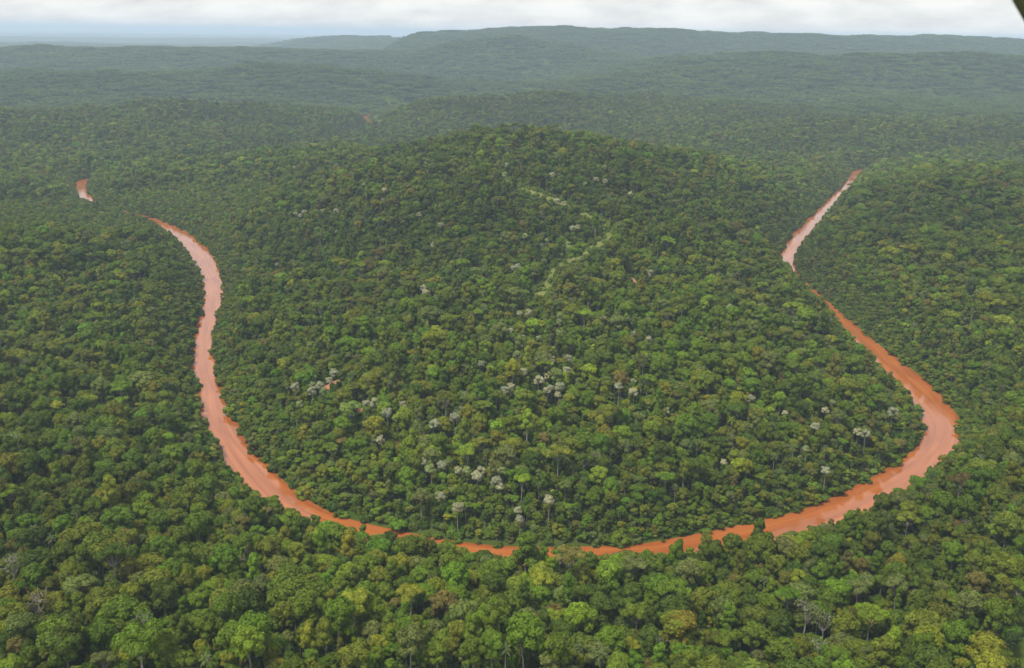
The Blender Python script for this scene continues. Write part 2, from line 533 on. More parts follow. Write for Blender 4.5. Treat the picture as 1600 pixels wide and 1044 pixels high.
def lobe_leaves(lobes, n, size, rng, jit=0.6, low=-0.45, depth=0.22):
    """leaf sprays over the outer skin of a set of overlapping rounded lobes"""
    Ps, Ns, Vs = [], [], []
    C = np.array([l[0] for l in lobes]); R = np.array([l[1] for l in lobes]); Q = np.array([l[2] for l in lobes])
    wts = R ** 2; wts = wts / wts.sum()
    for k, (c, r_, sq) in enumerate(lobes):
        m_ = int(n * wts[k] * 1.9)
        d = rng.normal(size=(m_, 3)); d /= np.linalg.norm(d, axis=1)[:, None]
        d = d[d[:, 2] > low]
        # small bumps on the lobe: sprays gather in tufts
        tufts = rng.normal(size=(14, 3)); tufts /= np.linalg.norm(tufts, axis=1)[:, None]
        prox = (d @ tufts.T).max(1)
        rr = r_ * (0.80 + 0.26 * np.clip((prox - 0.72) / 0.28, 0, 1)) * (1 - depth * rng.random(len(d)) ** 2)
        P = c + d * rr[:, None] * np.array([1, 1, sq])
        ok = np.ones(len(P), bool)
        for j in range(len(lobes)):
            if j != k:
                e = (P - C[j]) / np.array([1, 1, Q[j]])
                ok &= np.linalg.norm(e, axis=1) > R[j] * 0.78
        P = P[ok]; d = d[ok]; prox = prox[ok]
        nn = d * np.array([1, 1, 1 / max(sq, 0.3)])
        nn /= np.linalg.norm(nn, axis=1)[:, None]
        nn = nn + rng.normal(size=P.shape) * jit * 0.6 + np.array([0, 0, 0.15])
        lobe_tone = rng.normal(0, 0.10)
        Ps.append(P); Ns.append(nn)
        Vs.append(np.clip(0.47 + lobe_tone + 0.17 * rng.normal(size=len(P)), 0, 1))
    P = np.concatenate(Ps); Nn = np.concatenate(Ns); V = np.concatenate(Vs)
    return sprays(P, Nn, np.full(len(P), size), rng, V)


def tube(path, radii, sides=6):
    path = np.array(path, float)
    V, F = [], []
    for k, p in enumerate(path):
        t_ = path[min(k + 1, len(path) - 1)] - path[max(k - 1, 0)]
        t_ = t_ / (np.linalg.norm(t_) + 1e-9)
        a_ = np.cross(t_, (0.31, 0.9, 0.2)); a_ /= np.linalg.norm(a_)
        b_ = np.cross(t_, a_)
        for s in range(sides):
            w = 2 * math.pi * s / sides
            V.append(p + radii[k] * (a_ * math.cos(w) + b_ * math.sin(w)))
    for k in range(len(path) - 1):
        for s in range(sides):
            s2 = (s + 1) % sides
            F += [k * sides + s, k * sides + s2, (k + 1) * sides + s2, (k + 1) * sides + s]
    return np.array(V), np.array(F)


def join_tubes(tubes):
    V, F, n = [], [], 0
    for v, f in tubes:
        V.append(v); F.append(f + n); n += len(v)
    return np.concatenate(V), np.concatenate(F)


class Kind:
    """crown mesh, trunk mesh, both in one mesh for the forest mass, and crown size"""
    def __init__(self, name, form, crown, trunk, radius, top, base, leaf=None):
        self.name, self.form, self.radius, self.top, self.base = name, form, radius, top, base
        leaf = leaf or M_LEAF
        cv, cvar = crown
        self.crown = quick_mesh(name + '_crown', cv, np.arange(len(cv)), 4)
        self.crown.materials.append(leaf)
        at_ = self.crown.attributes.new('leaf_var', 'FLOAT', 'POINT'); at_.data.foreach_set('value', cvar.astype(np.float32))
        self.trunk = None
        V, F, var = cv, np.arange(len(cv)), cvar
        nleaf = len(cv) // 4
        if trunk is not None:
            tv, tf = trunk
            self.trunk = quick_mesh(name + '_trunk', tv, tf, 4, True)
            self.trunk.materials.append(M_BARK)
            V = np.concatenate([cv, tv]); F = np.concatenate([F, tf + len(cv)]); var = np.concatenate([cvar, np.full(len(tv), 0.5)])
        self.whole = quick_mesh(name, V, F, 4)
        self.whole.materials.append(leaf); self.whole.materials.append(M_BARK)
        mi = np.zeros(len(F) // 4, np.int32); mi[nleaf:] = 1
        self.whole.polygons.foreach_set('material_index', mi)
        at_ = self.whole.attributes.new('leaf_var', 'FLOAT', 'POINT'); at_.data.foreach_set('value', var.astype(np.float32))


def trunk_for(rng, height, lobes, thick, bare=0.55, nl=5):
    """a leaning tapered trunk with limbs that reach into the lobes"""
    lean = rng.normal(0, 0.4, 2)
    fork = np.array([lean[0], lean[1], height * bare])
    parts = [tube([(0, 0, -1.5), (lean[0] * 0.3, lean[1] * 0.3, height * bare * 0.5), fork], [thick * 1.25, thick * 0.9, thick * 0.75])]
    order = sorted(range(len(lobes)), key=lambda k: -lobes[k][1])[:nl]
    for k in order:
        c = np.array(lobes[k][0]); m_ = fork * 0.45 + c * 0.55 + np.array([0, 0, -0.12 * np.linalg.norm(c - fork)])
        parts.append(tube([fork * 0.98 + np.array([0, 0, -0.3]), m_, c + (c - fork) * 0.12], [thick * 0.6, thick * 0.38, thick * 0.12], 5))
    return join_tubes(parts)


def dome_lobes(rng, R, zc, flat, nl):
    lob = [(np.array([0, 0, zc]), R * 0.62, flat)]
    for k in range(nl):
        a_ = k * 2.39996 + rng.uniform(-0.4, 0.4)
        e = math.sqrt((k + 0.5) / nl)
        rr = R * 0.70 * e * rng.uniform(0.85, 1.12)
        z_ = zc + R * flat * (0.62 * math.sqrt(max(0, 1 - e * e * 0.95)) - 0.12) * rng.uniform(0.8, 1.2)
        lob.append((np.array([math.cos(a_) * rr, math.sin(a_) * rr, z_]), R * rng.uniform(0.27, 0.42), rng.uniform(0.7, 0.95)))
    for k in range(5):                                   # lower skirts
        a_ = k * 1.2566 + rng.uniform(-0.4, 0.4); rr = R * rng.uniform(0.45, 0.68)
        lob.append((np.array([math.cos(a_) * rr, math.sin(a_) * rr, zc - R * rng.uniform(0.25, 0.65)]), R * rng.uniform(0.28, 0.38), 1.0))
    return lob


KINDS = []


def add_kind(*a, **k):
    KINDS.append(Kind(*a, **k)); return len(KINDS) - 1


g = np.random.default_rng(21)
DOME, UMBR, TALL, PALM, BUSH, PALE, BARE_T, PATCH = [], [], [], [], [], [], [], []
for k in range(11):
    R = g.uniform(5.0, 6.0); flat = g.uniform(0.8, 1.2)
    lob = dome_lobes(g, R, 14.5, flat, int(g.integers(8, 15)))
    DOME.append(add_kind('broadleaf_tree', 'round', lobe_leaves(lob, 2700, 0.50, g), trunk_for(g, 19, lob, 0.26), R, 14.5 + R * flat, 9.5))
for k in range(5):
    R = g.uniform(5.6, 6.8); lob = []
    nl_ = int(g.integers(7, 11))
    for q_ in range(nl_):
        a_ = q_ * 2.39996 + g.uniform(-0.4, 0.4); e = math.sqrt((q_ + 0.4) / nl_)
        lob.append((np.array([math.cos(a_) * R * 0.75 * e, math.sin(a_) * R * 0.75 * e, 19.5 + g.uniform(-0.9, 0.9) - 1.6 * e * e]), R * g.uniform(0.26, 0.38), g.uniform(0.5, 0.7)))
    UMBR.append(add_kind('emergent_tree', 'flat-topped', lobe_leaves(lob, 1700, 0.48, g, low=-0.25), trunk_for(g, 20, lob, 0.30, 0.68, 7), R, 21.5, 17))
for k in range(4):
    R = g.uniform(3.2, 4.0); lob = []
    for q_ in range(9):
        a_ = q_ * 2.4 + g.uniform(-0.5, 0.5); h_ = 12.0 + q_ * 1.05
        w_ = R * (0.62 - 0.30 * (q_ / 8)) * g.uniform(0.6, 1.1)
        lob.append((np.array([math.cos(a_) * w_, math.sin(a_) * w_, h_]), R * g.uniform(0.42, 0.56), 0.95))
    TALL.append(add_kind('slender_tree', 'narrow', lobe_leaves(lob, 1700, 0.48, g), trunk_for(g, 20, lob, 0.27, 0.5, 4), R, 22.5, 10))
for k in range(2):
    # feather palm: arching fronds of paired leaflet blades
    V, var = [], []
    hgt = 15.0
    for f_ in range(17):
        a_ = f_ * 2.39996; el = 1.15 - 1.5 * (f_ / 16)
        ln = g.uniform(2.6, 3.3)
        for s in range(9):
            t0, t1 = s / 9, (s + 1) / 9

            def pos(t_):
                rr = ln * t_; return np.array([math.cos(a_) * rr * math.cos(el * (1 - 0.2 * t_)), math.sin(a_) * rr * math.cos(el * (1 - 0.2 * t_)),
                                               hgt + ln * t_ * math.sin(el) - 1.5 * t_ * t_])
            p0, p1 = pos(t0), pos(t1)
            sd = np.array([-math.sin(a_), math.cos(a_), 0]); w_ = 0.62 * math.sin(math.pi * min(0.95, 0.12 + t0 * 0.85))
            for sgn in (-1, 1):
                V += [p0, p1, p1 + sgn * sd * w_ * 0.9 + np.array([0, 0, -0.28 * w_]) - (p1 - p0) * 0.1, p0 + sgn * sd * w_ + np.array([0, 0, -0.28 * w_]) + (p1 - p0) * 0.5]
                var += [g.uniform(0.35, 0.6)] * 4
    PALM.append(add_kind('palm', 'feather-leaved', (np.array(V), np.array(var)),
                         tube([(0, 0, -1), (0.15, 0.1, 7), (0, 0, hgt)], [0.2, 0.16, 0.13]), 2.9, 16.5, 13.5))
for k in range(3):
    lob = [(np.array([g.uniform(-1.5, 1.5), g.uniform(-1.5, 1.5), g.uniform(0.5, 1.6)]), g.uniform(0.9, 1.5), 0.9) for _ in range(7)]
    BUSH.append(add_kind('bush', 'bushy', lobe_leaves(lob, 520, 0.52, g, low=-0.2), None, 2.5, 2.8, 0))
SHORE = []
for k in range(4):
    # leans over water, leafy from the ground up
    lob = []
    for q_ in range(15):
        a_ = q_ * 2.39996 + g.uniform(-0.5, 0.5); h_ = g.uniform(0.6, 8.5)
        w_ = 3.4 * math.sqrt(max(0.05, 1 - (h_ / 10.5) ** 2)) * g.uniform(0.5, 1.0)
        lob.append((np.array([math.cos(a_) * w_, math.sin(a_) * w_, h_]), g.uniform(1.2, 1.9), 0.9))
    SHORE.append(add_kind('riverside_tree', 'low spreading', lobe_leaves(lob, 2000, 0.44, g), trunk_for(g, 8, lob, 0.2, 0.4, 4), 4.4, 9.6, 1.0))
for k in range(4):
    R = g.uniform(3.8, 4.6); lob = []
    for q_ in range(6 + k):
        a_ = q_ * 2.4 + g.uniform(-0.5, 0.5); e = math.sqrt((q_ + 0.3) / (6 + k))
        lob.append((np.array([math.cos(a_) * R * 0.62 * e, math.sin(a_) * R * 0.62 * e, 17.2 + g.uniform(-1.0, 1.1) - 1.5 * e]), R * g.uniform(0.33, 0.47), g.uniform(0.75, 0.95)))
    for q_ in range(4):
        a_ = q_ * 1.57 + g.uniform(-0.5, 0.5)
        lob.append((np.array([math.cos(a_) * R * 0.5, math.sin(a_) * R * 0.5, 14.6 + g.uniform(-0.8, 0.6)]), R * g.uniform(0.32, 0.42), 0.95))
    PALE.append(add_kind('blossoming_tree', 'blossoming', lobe_leaves(lob, 1800, 0.36, g, jit=0.5, low=-0.3), trunk_for(g, 18, lob, 0.24, 0.72, 6), R, 20, 15, leaf=M_BLOSSOM))
for k in range(2):
    # sparse crown with pale limbs showing
    lob = dome_lobes(g, 5.4, 15, 0.8, 9)
    tw = [trunk_for(g, 19, lob, 0.34, 0.5, 10)]
    for q_ in range(36):
        c = np.array(lob[int(g.integers(0, len(lob)))][0]); d_ = g.normal(size=3); d_[2] = abs(d_[2]) * 0.8; d_ /= np.linalg.norm(d_)
        tw.append(tube([c * 0.85 + np.array([0, 0, 15 * 0.15]) * 0.9, c + d_ * 1.2, c + d_ * 2.6], [0.12, 0.09, 0.03], 4))
    BARE_T.append(add_kind('bare_tree', 'bare-limbed', lobe_leaves(lob, 330, 0.42, g, jit=1.2), join_tubes(tw), 5.4, 19.5, 11))
for k in range(5):
    # a far wood seen over kilometres: two dozen small crowns on one 44 m patch
    V, var, n_ = [], [], 26
    for q_ in range(n_):
        x_, y_ = g.uniform(-24, 24, 2)
        R = g.uniform(3.6, 6.4); top = g.uniform(12, 18)
        lob = [(np.array([x_ + g.normal(0, R * 0.45), y_ + g.normal(0, R * 0.45), top - g.uniform(0, 2.5)]), R * g.uniform(0.5, 0.7), 0.85) for _ in range(4)]
        v_, a_ = lobe_leaves(lob, 130, 1.35, g, jit=0.5, low=-0.3)
        V.append(v_); var.append(np.clip(a_ + g.normal(0, 0.15), 0, 1))
    PATCH.append(add_kind('far_wood', 'far', (np.concatenate(V), np.concatenate(var)), None, 24, 18, 0))

# ------------------------------------------------------------------ leaf colours
TINTS = [  # name, albedo, weight
    ('dark green', (0.068, 0.108, 0.011), 13),
    ('mid green', (0.100, 0.150, 0.012), 30),
    ('fresh green', (0.108, 0.182, 0.012), 16),
    ('olive', (0.136, 0.164, 0.016), 16),
    ('lime green', (0.155, 0.230, 0.015), 5),
    ('yellow green', (0.190, 0.208, 0.016), 5),
    ('grey green', (0.128, 0.158, 0.038), 7),
    ('blue green', (0.072, 0.124, 0.022), 2),
    ('brownish', (0.148, 0.134, 0.030), 1.6),
]
TC = np.array([t_[1] for t_ in TINTS]) * np.array((1.07, 1.03, 1.0)); TWT = np.array([t_[2] for t_ in TINTS], float); TWT /= TWT.sum()


def jitter_grid(step, rmin, rmax, half, rng):
    xs = np.arange(-rmax * math.sin(half), rmax * math.sin(half), step)
    ys = np.arange(rmin * math.cos(half), rmax, step * 0.9)
    X, Y = np.meshgrid(xs, ys)
    X = X + (np.arange(len(ys)) % 2)[:, None] * step * 0.5
    X = X.ravel() + rng.uniform(-0.42, 0.42, X.size) * step
    Y = Y.ravel() + rng.uniform(-0.42, 0.42, Y.size) * step
    r_ = np.hypot(X, Y)
    ok = (r_ > rmin) & (r_ < rmax) & (np.abs(np.arctan2(X, Y)) < half)
    return X[ok], Y[ok]


def trail_dist(x, y):
    out = np.full(len(x), 1e9)
    near = (np.abs(x) < 450) & (y > 600) & (y < 1700)
    xs, ys = x[near], y[near]
    dd = np.full(len(xs), 1e9)
    for p in TRAIL:
        dd = np.minimum(dd, np.hypot(xs - p[0], ys - p[1]))
    out[near] = dd
    return out


HALF = math.radians(30.0)
NEAR_MAX = 3300.0
X, Y = jitter_grid(6.5, 330, NEAR_MAX, HALF, RNG)
n_top = len(X)
X2, Y2 = jitter_grid(6.8, 330, 2300, HALF, RNG)          # lower trees that close the gaps
X, Y = np.concatenate([X, X2]), np.concatenate([Y, Y2])
# trees that lean out over the water along both banks
bx_, by_ = [], []
tgr = np.gradient(RIV, axis=0); tgr /= np.linalg.norm(tgr, axis=1)[:, None]
for sd_ in (-1, 1):
    for f_ in np.arange(0, len(RIV) - 1, 0.30):
        k_ = int(f_); o_ = (RWL[k_] if sd_ > 0 else RWR[k_]) + RNG.uniform(-1.6, 6.5)
        p_ = RIV[k_] + (RIV[k_ + 1] - RIV[k_]) * (f_ - k_) + np.array([-tgr[k_, 1], tgr[k_, 0]]) * o_ * sd_
        bx_.append(p_[0]); by_.append(p_[1])
n_mid = len(X)
X = np.concatenate([X, bx_]); Y = np.concatenate([Y, by_]); D = river_dist(X, Y)
n = len(X)
size = np.exp(RNG.normal(-0.24, 0.29, n))
big = RNG.random(n) < 0.08
size = np.where(big, size * 1.4, size)
on_hill = np.exp(-((X - 40) / 330) ** 2 - ((Y - 1000) / 480) ** 2)          # smaller, more open wood with showing trunks
size *= 1 - 0.20 * on_hill
bank = np.clip(1 - D / 25, 0, 1)
size *= 1 - 0.28 * bank
size = np.clip(size, 0.5, 1.75)
size = np.minimum(size, np.where(D < 34, np.clip((8.0 + 0.52 * D) / 21.0, 0.3, 2), 2))

lower = np.arange(n) >= n_top
size = np.where(lower, RNG.uniform(0.42, 0.75, n), size)
shore = np.arange(n) >= n_mid
size = np.where(shore, np.clip(np.exp(RNG.normal(-0.34, 0.34, n)), 0.4, 1.3), size)
u_ = RNG.random(n)
kind = np.array(DOME)[RNG.integers(0, len(DOME), n)]
kind = np.where(u_ < 0.06 + 0.05 * on_hill, np.array(UMBR)[RNG.integers(0, len(UMBR), n)], kind)
kind = np.where((u_ > 0.80 - 0.12 * on_hill) & (u_ < 0.955), np.array(TALL)[RNG.integers(0, len(TALL), n)], kind)
kind = np.where((u_ > 0.96) & (u_ < 0.98) & (Y < 1100), np.array(PALM)[RNG.integers(0, len(PALM), n)], kind)
kind = np.where(lower, np.array(DOME + TALL)[RNG.integers(0, len(DOME + TALL), n)], kind)
kind = np.where(shore | (lower & (u_ < 0.35)), np.array(SHORE)[RNG.integers(0, len(SHORE), n)], kind)
size = np.where(lower & ~shore & np.isin(kind, SHORE), size * 1.5, size)
far_bank = (D < 75) & (X < -490) & (Y > 1400) & (Y < 1800)
size = np.where(far_bank, np.minimum(size, (11.0 + 0.15 * np.clip(D, 0, None) + RNG.exponential(3.5, n) + np.where((X < -640) & (Y < 1740), 6.0, 0.0)) / np.where(np.isin(kind, SHORE), 9.6, 21)), size)
narrows = (X > 230) & (Y > 940) & (Y < 1200) & (D < 60)
size = np.where(narrows, np.minimum(size, (7.0 + 0.34 * np.clip(D, 0, None)) / np.where(np.isin(kind, SHORE), 9.6, 21)), size)
kind = np.where((u_ > 0.994) & ~lower, np.array(BARE_T)[RNG.integers(0, 2, n)], kind)
# colour: weights drift over the land
drift = fbm(X, Y, 160, 61, 3) - 0.5
w = np.tile(TWT, (n, 1))
w[:, 0] *= np.exp(-2.0 * drift); w[:, 4] *= np.exp(3 * drift); w[:, 5] *= np.exp(3 * drift); w[:, 3] *= np.exp(2 * drift)
w[:, 6] *= 1 + 0.8 * on_hill
cw = np.cumsum(w / w.sum(1)[:, None], 1)
ti = (RNG.random(n)[:, None] > cw).sum(1).clip(0, len(TINTS) - 1)
tint = TC[ti] * 0.93 * np.exp(0.75 * (fbm(X, Y, 420, 71, 3) - 0.5))[:, None] * np.exp(RNG.normal(0, 0.13, (n, 1))) * np.exp(RNG.normal(0, 0.05, (n, 3)))  # brightness drifts by forest type, also painted in to break up even light
rot = RNG.uniform(0, 2 * math.pi, n)
rad_of = np.array([k.radius for k in KINDS]); top_of = np.array([k.top for k in KINDS]); base_of = np.array([k.base for k in KINDS])
tall = np.exp(RNG.normal(0, 0.12, n)) * (1 - 0.35 * bank)
tall = np.minimum(tall, 1.5 / size)
low_wood = np.exp(-((X + 560) / 190) ** 2 - ((Y - 1440) / 240) ** 2)       # younger wood on the flat
size = np.where(low_wood > 0.3, np.minimum(size, 0.72), size)
keep = D > np.where(shore, -2.4, rad_of[kind] * size * 0.55 + 0.5)
td = trail_dist(X, Y)
keep &= td > 12.5
VIEW = np.hypot(X, Y)
for bx_, by_, br_ in BARE:                                 # open ground below the bare patches
    d_ = math.hypot(bx_, by_)
    t_ = (X * bx_ + Y * by_) / d_; l_ = np.abs(X * by_ - Y * bx_) / d_
    keep &= ~((t_ > d_ - 40) & (t_ < d_) & (l_ < br_ + 1))
bend = [ground_at_pixel(u, v) for u, v in ((950, 354), (957, 361), (957, 368), (950, 378), (941, 386), (866, 424), (860, 438))]
for bx_, by_ in bend:                                      # the stretches of track that lie open to the river
    d_ = math.hypot(bx_, by_)
    t_ = (X * bx_ + Y * by_) / d_; l_ = np.abs(X * by_ - Y * bx_) / d_
    keep &= ~((t_ > d_ - 40) & (t_ < d_ + 4) & (l_ < 8) & (size > 0.3))
# young growth on the downhill side of the track
td2 = trail_dist(X * (1 + 14 / VIEW), Y * (1 + 14 / VIEW))
td3 = trail_dist(X * (1 + 28 / VIEW), Y * (1 + 28 / VIEW))
td2 = np.minimum(td2, trail_dist(X * (1 + 22 / VIEW), Y * (1 + 22 / VIEW)))
td3 = np.minimum(td3, trail_dist(X * (1 + 36 / VIEW), Y * (1 + 36 / VIEW)))
size = np.where(td2 < 10, np.minimum(size, 0.26), size)
size = np.where(td3 < 9, np.minimum(size, 0.42), size)
for bx_, by_, br_ in BARE:
    keep &= np.hypot(X - bx_, (Y - by_) * 0.8 + 4) > br_ + 4
keep &= RNG.random(n) > 0.06 * on_hill

# hand-placed trees: picture position of the crown, size factor, kind list, colour
FEATURE = [
    (388, 992, 1.55, DOME, 4), (640, 913, 1.25, UMBR, 5), (662, 924, 1.2, DOME, 2), (528, 948, 1.65, DOME, 2), (592, 1000, 0.85, DOME, 5),
    (215, 975, 1.75, UMBR, 2), (820, 975, 1.6, DOME, 2), (985, 998, 0.9, UMBR, 5), (1490, 855, 1.35, DOME, 2), (1362, 945, 1.35, UMBR, 4),
    (1204, 909, 0.85, DOME, 4), (345, 930, 1.3, DOME, 3), (445, 950, 1.35, DOME, 3), (320, 965, 1.3, DOME, 1), (1550, 1030, 1.4, DOME, 5),
    (505, 980, 1.3, TALL, 3), (480, 985, 1.2, TALL, 5), (555, 1015, 1.35, DOME, 3), (622, 862, 1.0, DOME, 2), (735, 868, 0.9, DOME, 2),
    (898, 868, 0.95, DOME, 2), (735, 900, 1.1, DOME, 5), (1420, 800, 1.2, UMBR, 3), (1515, 935, 1.4, DOME, 6), (1345, 905, 1.2, UMBR, 6),
    (1405, 900, 1.2, UMBR, 6), (1530, 900, 1.2, DOME, 8), (195, 835, 1.2, DOME, 8), (60, 930, 1.3, BARE_T, 8), (18, 872, 1.2, BARE_T, 6),
    (132, 815, 1.15, DOME, 4), (15, 1035, 1.1, DOME, 4), (1540, 1000, 1.5, DOME, 5), (1260, 945, 1.4, BARE_T, 6), (1290, 960, 1.2, BARE_T, 6),
    (658, 775, 1.25, UMBR, 6), (692, 660, 1.1, DOME, 5), (758, 537, 1.2, DOME, 4), (604, 667, 0.9, TALL, 5), (547, 730, 0.9, TALL, 5),
    (815, 740, 1.15, UMBR, 4), (940, 345, 1.0, DOME, 6), (1370, 745, 1.0, DOME, 3), (1375, 588, 1.0, DOME, 1), (1225, 1010, 1.5, DOME, 1),
    (1180, 985, 1.3, DOME, 1), (100, 1000, 1.5, DOME, 0), (940, 940, 1.4, DOME, 0), (1100, 930, 1.4, DOME, 3), (1020, 880, 1.25, DOME, 1),
]
PALM_PX = [(905, 1012), (790, 1015), (938, 1023), (80, 842), (222, 840), (52, 825), (955, 705), (967, 755), (1240, 700), (1290, 700), (980, 700), (895, 725),
           (1350, 905), (1195, 905), (322, 1030), (60, 990), (842, 757), (1055, 760), (760, 705), (1210, 715), (1090, 690)]
PALE_PX = [(348, 283), (449, 277), (460, 262), (614, 262), (664, 255), (462, 335), (469, 336), (475, 331), (505, 330), (525, 329), (599, 312), (601, 298),
    (570, 288), (655, 336), (412, 332), (525, 362), (688, 352), (676, 382), (661, 448), (665, 456), (457, 408), (433, 413), (812, 490), (826, 488),
    (874, 502), (875, 492), (981, 498), (942, 494), (798, 516), (816, 526), (843, 528), (873, 520), (881, 525), (990, 520), (1014, 530), (867, 545),
    (808, 552), (814, 560), (752, 568), (862, 560), (889, 558), (818, 580), (886, 578), (856, 588), (842, 592), (790, 608), (798, 605), (861, 605),
    (874, 605), (855, 610), (872, 617), (967, 603), (988, 597), (990, 612), (1041, 643), (720, 638), (714, 646), (802, 419), (1173, 623), (1227, 645),
    (1300, 628), (1140, 478), (1016, 427), (1395, 642), (710, 652), (678, 660), (660, 720), (690, 727), (698, 723), (716, 735), (730, 734), (745, 743),
    (751, 736), (775, 750), (781, 758), (673, 731), (785, 735), (858, 780), (810, 800), (812, 818), (688, 776), (715, 793), (605, 645), (630, 632),
    (1275, 665), (1340, 675), (1353, 677), (1131, 722), (1289, 745), (1260, 700), (522, 583), (515, 594), (461, 603), (488, 602), (500, 601), (487, 610),
    (505, 610), (586, 627), (573, 630), (606, 643), (469, 631), (594, 685), (792, 258), (789, 273), (863, 272), (945, 260), (932, 280), (945, 283),
    (914, 286), (985, 302), (870, 315), (882, 318), (820, 368), (895, 357), (903, 355), (887, 380), (889, 388), (855, 374), (810, 415), (1290, 640)]


def place_at_pixel(u, v, k, s, tl):
    c = 0.5 * (top_of[k] + base_of[k]) * s * tl
    x_, y_ = ground_at_pixel(u, v, c)
    f_ = np.concatenate([1 - 0.003 * np.arange(40), 1 + 0.003 * np.arange(40)])   # never in the water: step onto the nearer bank
    ok_ = river_dist(x_ * f_, y_ * f_) > 4
    j_ = min(np.where(ok_)[0], key=lambda q_: abs(f_[q_] - 1))
    return x_ * f_[j_], y_ * f_[j_]


ex = []          # x, y, kind, size, tall, tint index, tint
for (u, v, s, ks, tidx) in FEATURE:
    k = ks[int(RNG.integers(0, len(ks)))]
    x_, y_ = place_at_pixel(u, v, k, s, 1.0)
    ex.append((x_, y_, k, s * 0.88, 1.0, tidx, TC[tidx] * RNG.uniform(0.95, 1.2)))
for (u, v) in PALM_PX:
    k = PALM[int(RNG.integers(0, 2))]; s = RNG.uniform(0.85, 1.05)
    x_, y_ = place_at_pixel(u, v, k, s, 1.1)
    ex.append((x_, y_, k, s, 1.1, 3, np.array((0.105, 0.135, 0.04)) * RNG.uniform(0.9, 1.25)))
PALE_TINTS = [('cream', (0.37, 0.36, 0.205)), ('greyish white', (0.32, 0.33, 0.20)), ('pale green', (0.24, 0.29, 0.10))]
for (u, v) in PALE_PX:
    k = PALE[int(RNG.integers(0, len(PALE)))]; s = RNG.uniform(0.72, 1.05)
    x_, y_ = place_at_pixel(u, v, k, s, 1.0)
    tidx = int(RNG.choice(3, p=[0.38, 0.37, 0.25]))
    ex.append((x_, y_, k, s, 1.05, 100 + tidx, np.array(PALE_TINTS[tidx][1]) * RNG.uniform(0.8, 1.1)))
ex_xy = np.array([(e[0], e[1]) for e in ex])
ex_r = np.array([rad_of[e[2]] * e[3] for e in ex])
for (x_, y_), r_ in zip(ex_xy, ex_r):
    keep &= np.hypot(X - x_, Y - y_) > r_ * 0.75 + 1.5
    # nothing tall right in front of a hand-placed crown
    d_ = math.hypot(x_, y_)
    t_ = (X * x_ + Y * y_) / d_; l_ = np.abs(X * y_ - Y * x_) / d_
    front = (t_ < d_) & (t_ > d_ - 26) & (l_ < r_ * 1.0 + 1)
    size = np.where(front, np.minimum(size, 0.64), size)
X, Y, D, size, kind, tint, ti, rot, tall = [a[keep] for a in (X, Y, D, size, kind, tint, ti, rot, tall)]
X = np.concatenate([X, ex_xy[:, 0]]); Y = np.concatenate([Y, ex_xy[:, 1]])
kind = np.concatenate([kind, [e[2] for e in ex]]).astype(int)
size = np.concatenate([size, [e[3] for e in ex]])
tall = np.concatenate([tall, [e[4] for e in ex]])
ti = np.concatenate([ti, [e[5] for e in ex]]).astype(int)
tint = np.concatenate([tint, np.array([e[6] for e in ex])])
rot = np.concatenate([rot, RNG.uniform(0, 6.28, len(ex))])
D = np.concatenate([D, river_dist(ex_xy[:, 0], ex_xy[:, 1])])
special = np.zeros(len(X), bool); special[-len(ex):] = True
Z = terrain(X, Y, D)

# ------------------------------------------------------------------ which trees show largest in the picture
rr = rad_of[kind] * size
zc = Z + 0.5 * (top_of[kind] + base_of[kind]) * size * tall
U, Vv, F = project(X, Y, zc)
SCL = 0.5
W_, H_ = int(1600 * SCL), int(1044 * SCL)
owner = np.full((H_, W_), -1, np.int32)
order = np.argsort(-F)
order = order[(F[order] < 2500) & (U[order] > -60) & (U[order] < 1660) & (Vv[order] > -20) & (Vv[order] < 1110)]
half_h = 0.5 * (top_of[kind] - base_of[kind]) * size * tall
for i in order:
    a_ = max(0.6, FOC * rr[i] / F[i] * SCL * 0.92); b_ = max(0.6, FOC * max(half_h[i], rr[i] * 0.55) / F[i] * SCL)
    cx_, cy_ = U[i] * SCL, Vv[i] * SCL
    x0, x1 = max(0, int(cx_ - a_)), min(W_, int(cx_ + a_) + 2)
    y0, y1 = max(0, int(cy_ - b_)), min(H_, int(cy_ + b_) + 2)
    if x0 >= x1 or y0 >= y1:
        continue
    gx_ = (np.arange(x0, x1) + 0.5 - cx_) / a_; gy_ = (np.arange(y0, y1) + 0.5 - cy_) / b_
    mk = gx_[None, :] ** 2 + gy_[:, None] ** 2 < 1
    owner[y0:y1, x0:x1][mk] = i
seen = np.bincount(owner[owner >= 0].ravel(), minlength=len(X))
is_pale = np.isin(kind, PALE); is_palm = np.isin(kind, PALM)
is_tree = ~(is_pale | is_palm)
score = seen.astype(float) * is_tree
pick = list(np.argsort(-score)[:300])
pick_palm = [i for i in np.where(is_palm & (seen >= 12))[0]]
pick_palm = sorted(pick_palm, key=lambda i: -seen[i])[:60]
pick_pale = [i for i in np.where(is_pale & (seen >= 3))[0]]
chosen = np.zeros(len(X), bool)
chosen[pick + pick_palm + pick_pale] = True

# ------------------------------------------------------------------ the forest mass and the undergrowth (instances on points)
hidden = bpy.data.collections.new('tree_kinds')
for k, kd in enumerate(KINDS):
    o = bpy.data.objects.new('tree_kind_%02d' % k, kd.whole)
    hidden.objects.link(o)


